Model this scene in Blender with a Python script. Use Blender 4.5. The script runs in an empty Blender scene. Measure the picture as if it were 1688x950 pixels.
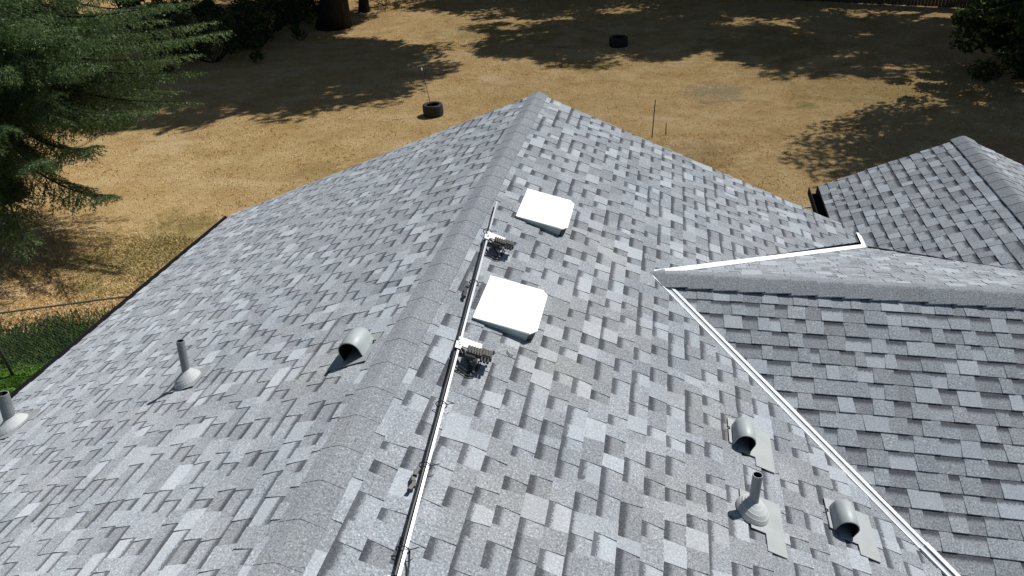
import bpy, math, random
import numpy as np
from mathutils import Vector, Matrix, noise as mnoise

random.seed(7); rng = np.random.default_rng(11)
scene = bpy.context.scene
COL = scene.collection

# ------------------------------------------------------------------ camera
CAM = Vector((1.58725, 0.0, 7.41))
cr = Vector((0.9796866588594264, 0.19468630901994086, -0.04807589347111322))
cu = Vector((-0.06230510727578162, 0.5233815367421919, 0.8498175337122287))
cf = Vector((-0.1906098739840281, 0.8295595265425946, -0.5248798604082836))
cam_data = bpy.data.cameras.new("camera")
cam = bpy.data.objects.new("camera", cam_data); COL.objects.link(cam)
m = Matrix.Identity(4)
for i in range(3):
    m[i][0], m[i][1], m[i][2], m[i][3] = cr[i], cu[i], -cf[i], CAM[i]
cam.matrix_world = m
cam_data.sensor_width = 36.0; cam_data.lens = 24.951
cam_data.clip_start = 0.05; cam_data.clip_end = 3000
scene.camera = cam

# ------------------------------------------------------------------ light
SUN_AZ, SUN_EL = 43.0, 53.0        # azimuth counted from +X towards +Y
world = bpy.data.worlds.new("World"); scene.world = world; world.use_nodes = True
wn = world.node_tree.nodes; wl = world.node_tree.links
sky = wn.new('ShaderNodeTexSky'); sky.sky_type = 'NISHITA'; sky.sun_disc = False
sky.sun_elevation = math.radians(SUN_EL); sky.sun_rotation = math.radians(90 - SUN_AZ)
sky.altitude = 50; sky.air_density = 1.0; sky.dust_density = 0.6
wl.new(sky.outputs[0], wn['Background'].inputs[0]); wn['Background'].inputs[1].default_value = 0.05
sd = bpy.data.lights.new("sun", 'SUN'); sd.energy = 4.7; sd.angle = math.radians(0.53); sd.color = (1.0, 0.985, 0.955)
sun = bpy.data.objects.new("sun", sd); COL.objects.link(sun)
sdir = Vector((math.cos(math.radians(SUN_EL)) * math.cos(math.radians(SUN_AZ)),
               math.cos(math.radians(SUN_EL)) * math.sin(math.radians(SUN_AZ)), math.sin(math.radians(SUN_EL))))
sun.rotation_euler = sdir.to_track_quat('Z', 'Y').to_euler()
vs = scene.view_settings
vs.view_transform = 'Standard'; vs.look = 'None'; vs.gamma = 1.0; vs.use_curve_mapping = False; vs.exposure = 0.3

# ------------------------------------------------------------------ material helpers
class NT:
    def __init__(s, name):
        s.m = bpy.data.materials.new(name); s.m.use_nodes = True
        s.t = s.m.node_tree; s.n = s.t.nodes; s.l = s.t.links
        s.b = s.n['Principled BSDF']
    def node(s, typ, **kw):
        n = s.n.new(typ)
        for k, v in kw.items(): setattr(n, k, v)
        return n
    def put(s, sock, v):
        if hasattr(v, 'is_output') or isinstance(v, bpy.types.NodeSocket): s.l.new(v, sock)
        else: sock.default_value = v
    def noise(s, scale, detail=2, rough=.5, vec=None, out='Fac'):
        n = s.node('ShaderNodeTexNoise'); n.inputs['Scale'].default_value = scale
        n.inputs['Detail'].default_value = detail; n.inputs['Roughness'].default_value = rough
        if vec is not None: s.l.new(vec, n.inputs['Vector'])
        return n.outputs[out]
    def ramp(s, fac, stops, interp='LINEAR'):
        r = s.node('ShaderNodeValToRGB'); r.color_ramp.interpolation = interp
        e = r.color_ramp.elements
        while len(e) < len(stops): e.new(0.5)
        for el, (p, c) in zip(e, stops):
            el.position = p; el.color = tuple(c) + (1,) if len(c) == 3 else c
        s.put(r.inputs[0], fac); return r.outputs[0]
    def mix(s, fac, a, b, mode='MIX'):
        x = s.node('ShaderNodeMix', data_type='RGBA', blend_type=mode)
        s.put(x.inputs[0], fac); s.put(x.inputs[6], a); s.put(x.inputs[7], b); return x.outputs[2]
    def math(s, op, a, b=0.0, clamp=False):
        x = s.node('ShaderNodeMath', operation=op); x.use_clamp = clamp
        s.put(x.inputs[0], a); s.put(x.inputs[1], b); return x.outputs[0]
    def maprange(s, v, a, b, c=0.0, d=1.0):
        x = s.node('ShaderNodeMapRange'); x.interpolation_type = 'SMOOTHSTEP'
        s.put(x.inputs[0], v); x.inputs[1].default_value = a; x.inputs[2].default_value = b
        x.inputs[3].default_value = c; x.inputs[4].default_value = d; return x.outputs[0]
    def bump(s, h, strength=.5, dist=.01):
        x = s.node('ShaderNodeBump'); x.inputs['Strength'].default_value = strength; x.inputs['Distance'].default_value = dist
        s.put(x.inputs['Height'], h); s.l.new(x.outputs[0], s.b.inputs['Normal']); return x
    def pos(s):
        return s.node('ShaderNodeNewGeometry').outputs['Position']
    def obj(s):
        return s.node('ShaderNodeTexCoord').outputs['Object']

def simple(name, col, rough=.6, metal=0.0, var=.12, scale=25, bump=0.0, spec=.4):
    n = NT(name); o = n.obj()
    f = n.noise(scale, 4, .6, o)
    c = n.mix(1.0, n.ramp(f, [(.3, [x * (1 - var) for x in col]), (.7, [min(1, x * (1 + var)) for x in col])]), (1, 1, 1, 1), 'MULTIPLY')
    n.put(n.b.inputs['Base Color'], c)
    n.b.inputs['Roughness'].default_value = rough; n.b.inputs['Metallic'].default_value = metal
    n.b.inputs['Specular IOR Level'].default_value = spec
    if bump: n.bump(n.noise(scale * 6, 3, .6, o), bump, .004)
    return n.m

# granulated asphalt shingle: colour attribute = blend colour of the piece, its alpha = printed shadow band
def shingle_material():
    n = NT("asphalt_shingle"); p = n.pos()
    at = n.node('ShaderNodeAttribute', attribute_type='GEOMETRY', attribute_name='blend')
    g1 = n.noise(80, 3, .8, p)           # single granules and clumps
    g2 = n.noise(260, 1, .5, p)
    g3 = n.noise(2.1, 4, .6, p)
    g4 = n.noise(.55, 3, .5, p)
    band = n.maprange(n.math('ADD', at.outputs['Alpha'], n.math('MULTIPLY', n.math('SUBTRACT', g1, .5), 1.3)), .24, .42)
    dark = n.mix(1.0, at.outputs['Color'], (.33, .33, .345, 1), 'MULTIPLY')
    c = n.mix(band, at.outputs['Color'], dark)
    gr = n.ramp(g1, [(.30, (.26, .26, .27)), (.43, (.86, .86, .86)), (.56, (1.08, 1.08, 1.08)), (.70, (1.95, 1.95, 1.94))])
    sc_ = n.node('ShaderNodeSeparateColor'); n.l.new(at.outputs['Color'], sc_.inputs[0])
    pale = n.maprange(sc_.outputs[1], .385, .43, .92, .42)      # pale blends are laid with finer, more even granules
    c = n.mix(pale, c, gr, 'MULTIPLY')
    gr2 = n.ramp(g2, [(.35, (.72, .72, .72)), (.65, (1.25, 1.25, 1.25))])
    c = n.mix(.55, c, gr2, 'MULTIPLY')
    c = n.mix(1.0, c, n.ramp(g3, [(.3, (.93, .94, .96)), (.7, (1.06, 1.05, 1.03))]), 'MULTIPLY')
    sep = n.node('ShaderNodeSeparateXYZ'); n.l.new(p, sep.inputs[0])
    # boot dust left by the installers round the skylights and in a few trodden places
    dust = None
    for x, y, r in [(1.05, 5.75, .55), (1.1, 4.75, .6), (1.0, 3.95, .5), (1.9, 3.1, .6), (.9, 2.6, .5), (-.55, 3.5, .4), (2.05, 4.1, .35), (2.75, 3.75, .35)]:
        dx = n.math('SUBTRACT', sep.outputs[0], x); dy = n.math('SUBTRACT', sep.outputs[1], y)
        d = n.math('SQRT', n.math('ADD', n.math('MULTIPLY', dx, dx), n.math('MULTIPLY', dy, dy)))
        d = n.maprange(n.math('ADD', d, n.math('MULTIPLY', n.math('SUBTRACT', g3, .5), r * 2.0)), r, r * .2)
        dust = d if dust is None else n.math('MAXIMUM', dust, d)
    dust = n.math('MULTIPLY', dust, n.maprange(g4, .3, .6, .25, .6))
    c = n.mix(dust, c, n.mix(.5, c, n.mix(1.0, c, (1.18, 1.06, .86, 1), 'MULTIPLY')))
    df = n.node('ShaderNodeBsdfDiffuse'); df.inputs['Roughness'].default_value = .6
    n.l.new(c, df.inputs['Color'])
    b = n.node('ShaderNodeBump'); b.inputs['Strength'].default_value = .55; b.inputs['Distance'].default_value = .004
    n.l.new(g1, b.inputs['Height']); n.l.new(b.outputs[0], df.inputs['Normal'])
    n.l.new(df.outputs[0], n.n['Material Output'].inputs['Surface'])
    return n.m

def ground_color(n, p):
    """dry lawn: straw tones, thatch, green remains near the fence and in two weedy spots"""
    big = n.noise(.16, 4, .55, p); mid = n.noise(.9, 5, .65, p); fine = n.noise(7, 5, .75, p)
    mp = n.node('ShaderNodeMapping'); mp.inputs['Scale'].default_value = (1.0, 2.6, 1.0); n.l.new(p, mp.inputs[0])
    streak = n.noise(4.2, 6, .78, mp.outputs[0])
    c = n.ramp(mid, [(.28, (.42, .275, .118)), (.45, (.53, .37, .172)), (.58, (.595, .435, .215)), (.75, (.65, .50, .285))])
    c = n.mix(n.maprange(big, .46, .66), c, n.mix(.6, c, (.47, .32, .14, 1)))
    c = n.mix(n.math('MULTIPLY', n.maprange(streak, .50, .66), .7), c, (.36, .225, .095, 1))
    c = n.mix(n.math('MULTIPLY', n.maprange(fine, .5, .75), .55), c, (.68, .545, .32, 1))
    c = n.mix(n.math('MULTIPLY', n.maprange(fine, .5, .28), .55), c, (.37, .235, .11, 1))
    rust = n.noise(.42, 5, .7, p); pale = n.noise(.27, 4, .6, mp.outputs[0])
    c = n.mix(n.math('MULTIPLY', n.maprange(rust, .52, .70), .4), c, (.44, .27, .10, 1))
    c = n.mix(n.math('MULTIPLY', n.maprange(pale, .54, .70), .55), c, (.68, .52, .33, 1))
    litter = n.noise(16, 2, .5, p)
    c = n.mix(n.math('MULTIPLY', n.maprange(litter, .66, .74), .6), c, (.16, .09, .04, 1))
    sep = n.node('ShaderNodeSeparateXYZ'); n.l.new(p, sep.inputs[0])
    def spot(x, y, r, amt, col, c):
        dx = n.math('SUBTRACT', sep.outputs[0], x); dy = n.math('SUBTRACT', sep.outputs[1], y)
        d = n.math('SQRT', n.math('ADD', n.math('MULTIPLY', dx, dx), n.math('MULTIPLY', dy, dy)))
        d = n.math('ADD', d, n.math('MULTIPLY', n.math('SUBTRACT', mid, .5), r * 2.4))
        d = n.math('ADD', d, n.math('MULTIPLY', n.math('SUBTRACT', fine, .5), r * 1.2))
        return n.mix(n.math('MULTIPLY', n.maprange(d, r, r * .35), amt), c, col)
    for x, y, r, a, col in [(3.4, 25.2, 1.4, .6, (.33, .29, .19, 1)), (6.2, 24.0, .45, .5, (.13, .16, .045, 1)),
                            (-9.6, 12.2, 2.2, .55, (.16, .15, .045, 1)), (8.5, 25.6, 3.0, .25, (.26, .21, .07, 1)),
                            (-6, 34.5, 4.0, .35, (.28, .22, .08, 1)), (-1.2, 28.4, 1.6, .4, (.26, .21, .06, 1)),
                            (5.5, 31.5, 3.5, .4, (.22, .17, .06, 1)), (-7.2, 16.5, 1.8, .25, (.2, .17, .06, 1)),
                            (2.8, 19.2, 1.8, .3, (.2, .13, .05, 1))]:
        c = spot(x, y, r, a, col, c)
    # watered lawn on the house side of the wire fence
    fl = n.math('SUBTRACT', n.math('ADD', 8.7, n.math('MULTIPLY', n.math('ADD', sep.outputs[0], 9.3), .4)), sep.outputs[1])
    fl = n.math('ADD', fl, n.math('MULTIPLY', n.math('SUBTRACT', mid, .5), 2.2))
    green = n.ramp(fine, [(.3, (.04, .085, .014)), (.55, (.085, .17, .03)), (.75, (.16, .27, .055))])
    c = n.mix(n.maprange(fl, -.45, .25), c, green)
    return c, fine, mid

def ground_material():
    n = NT("dry_lawn"); p = n.pos()
    c, fine, mid = ground_color(n, p)
    df = n.node('ShaderNodeBsdfDiffuse'); df.inputs['Roughness'].default_value = 1.0
    n.l.new(c, df.inputs['Color'])
    b = n.node('ShaderNodeBump'); b.inputs['Strength'].default_value = .9; b.inputs['Distance'].default_value = .07
    n.l.new(n.math('ADD', fine, n.noise(28, 3, .7, p)), b.inputs['Height']); n.l.new(b.outputs[0], df.inputs['Normal'])
    n.l.new(df.outputs[0], n.n['Material Output'].inputs['Surface'])
    return n.m

def grass_material():
    n = NT("grass_blade"); p = n.pos()
    c, fine, mid = ground_color(n, p)
    r = n.node('ShaderNodeNewGeometry').outputs['Random Per Island']
    c = n.mix(1.0, c, n.ramp(r, [(0, (.85, .85, .85)), (1, (1.4, 1.4, 1.4))]), 'MULTIPLY')
    df = n.node('ShaderNodeBsdfDiffuse'); n.l.new(c, df.inputs['Color'])
    tr = n.node('ShaderNodeBsdfTranslucent'); n.l.new(c, tr.inputs['Color'])
    ms = n.node('ShaderNodeMixShader'); ms.inputs[0].default_value = .25
    n.l.new(df.outputs[0], ms.inputs[1]); n.l.new(tr.outputs[0], ms.inputs[2])
    n.l.new(ms.outputs[0], n.n['Material Output'].inputs['Surface'])
    return n.m

def leaf_material(name, a, b, cc, trans=.25):
    n = NT(name)
    r = n.node('ShaderNodeNewGeometry').outputs['Random Per Island']
    f = n.noise(.8, 3, .6, n.pos())
    c = n.ramp(n.math('ADD', n.math('MULTIPLY', r, .6), n.math('MULTIPLY', f, .45)), [(.15, a), (.5, b), (.85, cc)])
    df = n.node('ShaderNodeBsdfDiffuse'); n.l.new(c, df.inputs['Color'])
    tr = n.node('ShaderNodeBsdfTranslucent'); n.l.new(c, tr.inputs['Color'])
    gl = n.node('ShaderNodeBsdfGlossy'); gl.inputs['Roughness'].default_value = .45; gl.inputs['Color'].default_value = (.5, .5, .5, 1)
    ms = n.node('ShaderNodeMixShader'); ms.inputs[0].default_value = trans
    n.l.new(df.outputs[0], ms.inputs[1]); n.l.new(tr.outputs[0], ms.inputs[2])
    m2 = n.node('ShaderNodeMixShader'); m2.inputs[0].default_value = .04
    n.l.new(ms.outputs[0], m2.inputs[1]); n.l.new(gl.outputs[0], m2.inputs[2])
    n.l.new(m2.outputs[0], n.n['Material Output'].inputs['Surface'])
    return n.m

def bark_material():
    n = NT("bark"); o = n.obj()
    mp = n.node('ShaderNodeMapping'); mp.inputs['Scale'].default_value = (9, 9, 1.6); n.l.new(o, mp.inputs[0])
    f = n.noise(1.0, 6, .7, mp.outputs[0])
    n.put(n.b.inputs['Base Color'], n.ramp(f, [(.3, (.014, .012, .010)), (.55, (.034, .029, .025)), (.75, (.07, .062, .055))]))
    n.b.inputs['Roughness'].default_value = .95; n.b.inputs['Specular IOR Level'].default_value = .15
    n.bump(f, 1.0, .05); return n.m

M = dict(
    shingle=shingle_material(), ground=ground_material(), grass=grass_material(), bark=bark_material(),
    needle=leaf_material("fir_needles", (.045, .078, .032), (.10, .155, .06), (.185, .255, .105), .42),
    leaf=leaf_material("broad_leaves", (.012, .024, .008), (.03, .055, .016), (.075, .11, .03), .22),
    weed=leaf_material("weed_leaves", (.02, .042, .010), (.045, .09, .02), (.09, .15, .035), .3),
    drybush=leaf_material("dry_brush", (.12, .08, .04), (.22, .15, .08), (.34, .25, .14), .2),
    deck=simple("roof_felt", (.06, .06, .065), .95, bump=.3),
    vent=simple("painted_vent_metal", (.31, .335, .335), .5, .0, .06, 9, 0.0, .5),
    flange=simple("pale_flashing_metal", (.285, .30, .297), .65, .0, .10, 7, 0.0, .45),
    pipe=simple("weathered_pipe", (.20, .215, .225), .55, .0, .15, 16, .1),
    boot=simple("pipe_boot_rubber", (.40, .415, .41), .65, .0, .08, 12),
    inside=simple("dark_pipe_interior", (.012, .012, .013), .9),
    acrylic=simple("white_acrylic", (.88, .885, .89), .35, .0, .01, 3, 0.0, .5),
    curb=simple("skylight_curb_metal", (.30, .36, .37), .45, .2, .08, 10),
    gasket=simple("black_gasket", (.012, .012, .013), .5),
    valley=simple("white_steel_and_sky_glint", (.84, .85, .86), .38, .0, .03, 6, 0.0, .5),  # white valley metal; on the near valley it paints reflected sky
    valleygrey=simple("grey_valley_steel", (.40, .42, .43), .5, .1, .08, 14),
    rail=simple("bright_aluminium", (.33, .34, .37), .46, .9, .04, 20),
    plate=simple("aluminium_plate", (.66, .66, .65), .4, .35, .04, 30),
    black=simple("black_plastic", (.016, .016, .018), .45, .0, .2, 30),
    cable=simple("black_cable_jacket", (.012, .012, .013), .5),
    device=simple("dark_grey_casting", (.075, .07, .065), .55, .2, .25, 40, .2),
    gutter=simple("black_gutter_metal", (.012, .012, .013), .8, .0, .1, 10, 0.0, .08),
    wall=simple("painted_siding", (.42, .40, .36), .7, .0, .05, 8, .1),
    wood=simple("weathered_board", (.055, .042, .033), .85, .0, .35, 14, .5),
    rubber=simple("tyre_rubber", (.018, .018, .019), .75, .0, .35, 20, .3, .3),
    soil=simple("planter_soil", (.05, .035, .022), .95, .0, .4, 30, .8),
    steel=simple("galvanised_steel", (.15, .14, .13), .5, .6, .2, 30),
    wire=simple("dull_wire", (.10, .10, .10), .6, .5, .2, 30),
    rod=simple("dark_stake", (.05, .04, .03), .8, .0, .3, 30),
    stone=simple("pale_stone", (.45, .42, .37), .85, .0, .2, 12, .4),
)

# ------------------------------------------------------------------ object helpers
def link(o, parent=None):
    COL.objects.link(o)
    if parent is not None: o.parent = parent
    return o
def empty(name, loc, label, cat, group=None, parent=None):
    o = bpy.data.objects.new(name, None); o.location = loc; o.empty_display_size = .2
    link(o, parent)
    tag(o, label, cat, group); return o
def tag(o, label=None, cat=None, group=None, kind=None):
    if label: o['label'] = label
    if cat: o['category'] = cat
    if group: o['group'] = group
    if kind: o['kind'] = kind
    return o
def bake_offset(o):
    """vertices are written in world metres: move them into the space of a parent that stands elsewhere"""
    off = Vector((0, 0, 0)); p = o.parent
    while p is not None: off += p.location; p = p.parent
    if off.length > 0: o.data.transform(Matrix.Translation(-off))
def meshobj(name, verts, faces, mat, parent=None, smooth=False, mats=None, idx=None):
    me = bpy.data.meshes.new(name); me.from_pydata([tuple(v) for v in verts], [], faces)
    for x in (mats or [mat]): me.materials.append(x)
    if idx is not None: me.polygons.foreach_set('material_index', idx)
    if smooth: me.polygons.foreach_set('use_smooth', [True] * len(me.polygons))
    me.validate(); me.update()
    o = bpy.data.objects.new(name, me); link(o, parent); bake_offset(o); return o
def npobj(name, V, F, mat, parent=None, smooth=False):
    """V (n,3), F (m,k) arrays"""
    me = bpy.data.meshes.new(name); k = F.shape[1]
    me.vertices.add(len(V)); me.vertices.foreach_set('co', np.ascontiguousarray(V, dtype=np.float32).ravel())
    me.loops.add(F.size); me.loops.foreach_set('vertex_index', np.ascontiguousarray(F, dtype=np.int32).ravel())
    me.polygons.add(len(F)); me.polygons.foreach_set('loop_start', np.arange(0, F.size, k, dtype=np.int32))
    me.polygons.foreach_set('loop_total', np.full(len(F), k, dtype=np.int32))
    me.materials.append(mat)
    if smooth: me.polygons.foreach_set('use_smooth', np.ones(len(F), dtype=bool))
    me.update(calc_edges=True)
    o = bpy.data.objects.new(name, me); link(o, parent); bake_offset(o); return o

class MB:
    def __init__(s): s.v = []; s.f = []; s.mi = []
    def add(s, v, f, mi=0):
        o = len(s.v); s.v += [Vector(x) for x in v]
        for q in f: s.f.append([i + o for i in q]); s.mi.append(mi)
    def box(s, c, ax, ay, az, hx, hy, hz, mi=0):
        c = Vector(c); ax, ay, az = Vector(ax), Vector(ay), Vector(az)
        v = [c + ax * hx * i + ay * hy * j + az * hz * k for i in (-1, 1) for j in (-1, 1) for k in (-1, 1)]
        s.add(v, [(0, 1, 3, 2), (4, 6, 7, 5), (0, 4, 5, 1), (2, 3, 7, 6), (0, 2, 6, 4), (1, 5, 7, 3)], mi)
    def tube(s, pts, rad, n=8, mi=0, cap=True):
        pts = [Vector(p) for p in pts]
        rads = rad if isinstance(rad, (list, tuple)) else [rad] * len(pts)
        up = Vector((0, 0, 1)); V = []; F = []; prev = None
        for i, p in enumerate(pts):
            d = (pts[min(i + 1, len(pts) - 1)] - pts[max(i - 1, 0)]).normalized()
            if prev is None: a = d.orthogonal().normalized()
            else: a = (prev - d * prev.dot(d)); a = a.normalized() if a.length > 1e-6 else d.orthogonal().normalized()
            prev = a; b = d.cross(a)
            for j in range(n):
                t = 2 * math.pi * j / n; V.append(p + (a * math.cos(t) + b * math.sin(t)) * rads[i])
        for i in range(len(pts) - 1):
            for j in range(n):
                k = (j + 1) % n; F.append((i * n + j, i * n + k, (i + 1) * n + k, (i + 1) * n + j))
        if cap: F.append(tuple(range(n - 1, -1, -1))); F.append(tuple(range((len(pts) - 1) * n, len(pts) * n)))
        s.add(V, F, mi)
    def lathe(s, prof, c, ax=(1, 0, 0), ay=(0, 1, 0), az=(0, 0, 1), n=24, mi=0):
        c = Vector(c); ax, ay, az = Vector(ax), Vector(ay), Vector(az); V = []; F = []
        for (r, h) in prof:
            for j in range(n):
                t = 2 * math.pi * j / n; V.append(c + ax * r * math.cos(t) + ay * r * math.sin(t) + az * h)
        for i in range(len(prof) - 1):
            for j in range(n):
                k = (j + 1) % n; F.append((i * n + j, i * n + k, (i + 1) * n + k, (i + 1) * n + j))
        s.add(V, F, mi)
    def build(s, name, mat, parent=None, smooth=False, mats=None):
        return meshobj(name, s.v, s.f, mat, parent, smooth, mats, s.mi if mats else None)

# ------------------------------------------------------------------ house geometry (ridge at z = 4.7 over the lawn)
RZ = 4.7
sR, sL, sW, sG = .4237, .399, .3873, .46
Y0, YN = 9.046, -2.4
xw, yw = 1.6086, 5.7471
kv = sR / sW
aL, aR = 4.953, 4.375
zw = RZ - sR * xw
gt = .0177; gx, gy, gz = 5.808, 10.694, RZ - 1.0596
EXP = .143

class Plane:
    def __init__(s, O, e, q, mslope, polys):
        s.O = Vector(O); s.e = Vector((e[0], e[1], 0)).normalized(); s.q = Vector((q[0], q[1], 0)).normalized(); s.m = mslope
        s.n = Vector((s.q.x * mslope, s.q.y * mslope, 1)).normalized(); s.polys = polys
        s.down = Vector((s.q.x, s.q.y, -mslope)).normalized(); s.len = math.sqrt(1 + mslope * mslope)
    def at(s, a, b, h=0.0):
        return s.O + s.e * a + s.q * b + Vector((0, 0, -s.m * b)) + s.n * h
    def ab(s, x, y):
        d = Vector((x - s.O.x, y - s.O.y, 0)); return (d.dot(s.e), d.dot(s.q))

def g2_frame():
    dr = Vector((-math.sin(gt), -math.cos(gt), 0)); return dr, Vector((-math.cos(gt), math.sin(gt), 0)), Vector((math.cos(gt), -math.sin(gt), 0))
dr, gl_, gr_ = g2_frame()
V = .068   # half width of the open valleys
P_left = Plane((0, 0, RZ), (0, 1), (-1, 0), sL, [[(YN, 0), (Y0, 0), (Y0, aL), (YN, aL)]])
XC = (1.0596 + sG * 5.779) / (sR + sG)     # where main roof and rear roof run together
YC = yw + (XC - xw) * kv
_eb = EXP / math.sqrt(1 + sR * sR)
XS = aR + .012 - math.ceil((aR + .012 - (xw - .03)) / _eb) * _eb      # a course line just above the start of the valleys
P_right = Plane((0, 0, RZ), (0, 1), (1, 0), sR, [
    [(YN, 0), (Y0, 0), (Y0, XS), (YN, XS)],
    [(yw, XS), (Y0, XS), (Y0, XC - .05), (YC + V * 1.3, XC - .05), (yw, xw - .03)],
    [(YN, XS), (yw, XS), (yw, xw - .03), (yw - (aR - xw + V * 1.3) * kv, aR), (YN, aR)]])
BW = (aR - xw) * kv
WX = 9.2
P_near = Plane((xw, yw, zw), (1, 0), (0, -1), sW, [[(V, 0), (WX - xw, 0), (WX - xw, BW), (BW / kv + V, BW)]])
yj = yw + (zw - gz) / sW; xj = gx - math.sin(gt) * (gy - yj)
P_back = Plane((xw, yw, zw), (1, 0), (0, 1), sW, [
    [(V, 0), (xj - xw, 0), (xj - xw, yj - yw), (XC - xw, YC - yw - V)],
    [(xj - xw, 0), (WX - xw, 0), (WX - xw, BW), (7.62 - xw, BW), (xj - xw, yj - yw)]])
# rear roof: eave found from its height
EW = 1.80
def gpt(w, y):  # plan point at distance w left of rear ridge, at world y
    a = (gy - y) / math.cos(gt); p = Vector((gx, gy, 0)) + dr * a + gl_ * w; return p.x, p.y
P_g2l = Plane((gx, gy, gz), (dr.x, dr.y), (gl_.x, gl_.y), sG, [])
ab = P_g2l.ab
P_g2l.polys = [[(0, 0), ab(xj, yj), ab(XC + .03, YC), ab(*gpt(EW, Y0 + .22)), (0, EW)]]
P_g2r = Plane((gx, gy, gz), (dr.x, dr.y), (gr_.x, gr_.y), sG, [])
P_g2r.polys = [[(0, 0), P_g2r.ab(xj, yj), P_g2r.ab(7.62, yw + BW), (0, EW)]]

house = empty('house', (0, 0, 0), 'large grey shingled house with skylights and white metal valleys filling the photo', 'house')

# ---- roof deck under the shingles
mb = MB()
for pl in (P_left, P_right, P_near, P_back, P_g2l, P_g2r):
    for poly in pl.polys:
        n = len(poly)
        top = [pl.at(a, b, -.012) for a, b in poly]; bot = [p - Vector((0, 0, .12)) for p in top]
        mb.add(top + bot, [tuple(range(n)), tuple(range(2 * n - 1, n - 1, -1))] + [(i, (i + 1) % n, n + (i + 1) % n, n + i) for i in range(n)])
roof = mb.build('roof', M['deck'], house)

# ---- shingles
def clip(poly, conv):
    """Sutherland-Hodgman; poly = [(a,b,attr...)], conv convex"""
    area = sum(conv[i][0] * conv[(i + 1) % len(conv)][1] - conv[(i + 1) % len(conv)][0] * conv[i][1] for i in range(len(conv)))
    sgn = 1 if area > 0 else -1
    out = poly
    for i in range(len(conv)):
        (x1, y1), (x2, y2) = conv[i], conv[(i + 1) % len(conv)]
        def side(p): return sgn * ((x2 - x1) * (p[1] - y1) - (y2 - y1) * (p[0] - x1))
        inp, out = out, []
        for j in range(len(inp)):
            A, B = inp[j], inp[(j + 1) % len(inp)]; da, db = side(A), side(B)
            if da >= 0: out.append(A)
            if (da >= 0) != (db >= 0):
                t = da / (da - db); out.append(tuple(A[k] + (B[k] - A[k]) * t for k in range(len(A))))
        if len(out) < 3: return []
    return out

def grey(k, t=0.0): return (.326 * k * (1 + t), .344 * k, .362 * k * (1 - t * .5))
LIGHT = [grey(1.26), grey(1.33), grey(1.19), grey(1.40)]
MID = [grey(1.0), grey(1.08), grey(.92), grey(1.15), grey(1.0, .008), grey(1.05, -.006), grey(.93)]
DARK = [grey(.86), grey(.90), grey(.83, .006)]
def pick(L, j=.04):
    c = random.choice(L); k = 1 + random.uniform(-j, j); return tuple(x * k for x in c)

pieces = []    # (verts, faces, per-face corner colours)
def emit(pl, poly, b0, b1, h0, h1, col, bandf):
    """one shingle tab: thin wedge, printed shadow band over its upper part"""
    eb = b1 - b0
    def height(b): return h0 + (h1 - h0) * max(0, min(1, (b - b0) / eb))
    n = len(poly); V_ = []; F = []; C = []
    lo = []
    for (a, b) in poly: V_.append(pl.at(a, b, height(b)))
    for (a, b) in poly: V_.append(pl.at(a, b, -.008))
    for i in range(n): F.append((i, (i + 1) % n, n + (i + 1) % n, n + i)); C.append([(col[0] * .55, col[1] * .55, col[2] * .55, 0)] * 4)
    # top split by the band line
    bs = b0 + .02 + (eb - .02) * bandf if bandf > 0 else None
    if bs is None:
        F.append(tuple(range(n))); C.append([col + (0,)] * n)
    else:
        big = 50.0
        amin, amax = min(p[0] for p in poly) - 1, max(p[0] for p in poly) + 1
        for part, up in ((clip(poly, [(amin, b0 - 1), (amax, b0 - 1), (amax, bs), (amin, bs)]), True),
                         (clip(poly, [(amin, bs), (amax, bs), (amax, b1 + 1), (amin, b1 + 1)]), False)):
            if len(part) < 3: continue
            o = len(V_)
            for (a, b) in part: V_.append(pl.at(a, b, height(b)))
            F.append(tuple(range(o, o + len(part))))
            C.append([col + ((max(0.0, min(1.0, (bs - b) / (eb * bandf) + .0)) if up else 0.0),) for (a, b) in part])
    pieces.append((pl, V_, F, C))

def lay(pl, seed, lightp=.27):
    random.seed(seed)
    eb = EXP / pl.len
    amin = min(p[0] for q in pl.polys for p in q); amax = max(p[0] for q in pl.polys for p in q)
    bmax = max(p[1] for q in pl.polys for p in q)
    k = 0
    while True:
        b1 = bmax + .012 - k * eb; b0 = b1 - eb - .022
        if b1 < .02: break
        a = amin - random.uniform(0, .3); slant = 0.0; raised = random.random() < .5
        # the random widths of tabs and of the gaps between them
        while a < amax:
            w = random.choice((.085, .105, .12, .135, .15, .165, .19)) * random.uniform(.92, 1.08)
            if raised: w *= 1.05
            s2 = random.choice((0, 0, .008, -.008, .014, -.014))
            rect = [(a + slant, b0), (a + w + s2, b0), (a + w, b1), (a, b1)]
            if raised:
                col = pick(LIGHT) if random.random() < lightp * .9 else pick(MID); h0, h1, band = .0015, .0125, 0.0
                if random.random() < .16: band = random.uniform(.3, .5)
            else:
                r = random.random()
                col = pick(LIGHT) if r < lightp * .9 else (pick(MID) if r < .72 else pick(DARK)); h0, h1 = .001, .0065
                band = random.uniform(.46, .62) if random.random() < .95 else 0.0
            for poly in pl.polys:
                c = clip(rect, poly)
                if len(c) >= 3: emit(pl, c, b0, b1, h0, h1, col, band)
            # long shingle ends now and then keep the same level next door
            a += w; slant = s2
            raised = (not raised) if random.random() < .94 else raised
        k += 1
lay(P_left, 101, .20); lay(P_right, 202, .24); lay(P_near, 303, .22); lay(P_back, 404, .24); lay(P_g2l, 505, .2); lay(P_g2r, 606, .22)

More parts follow.
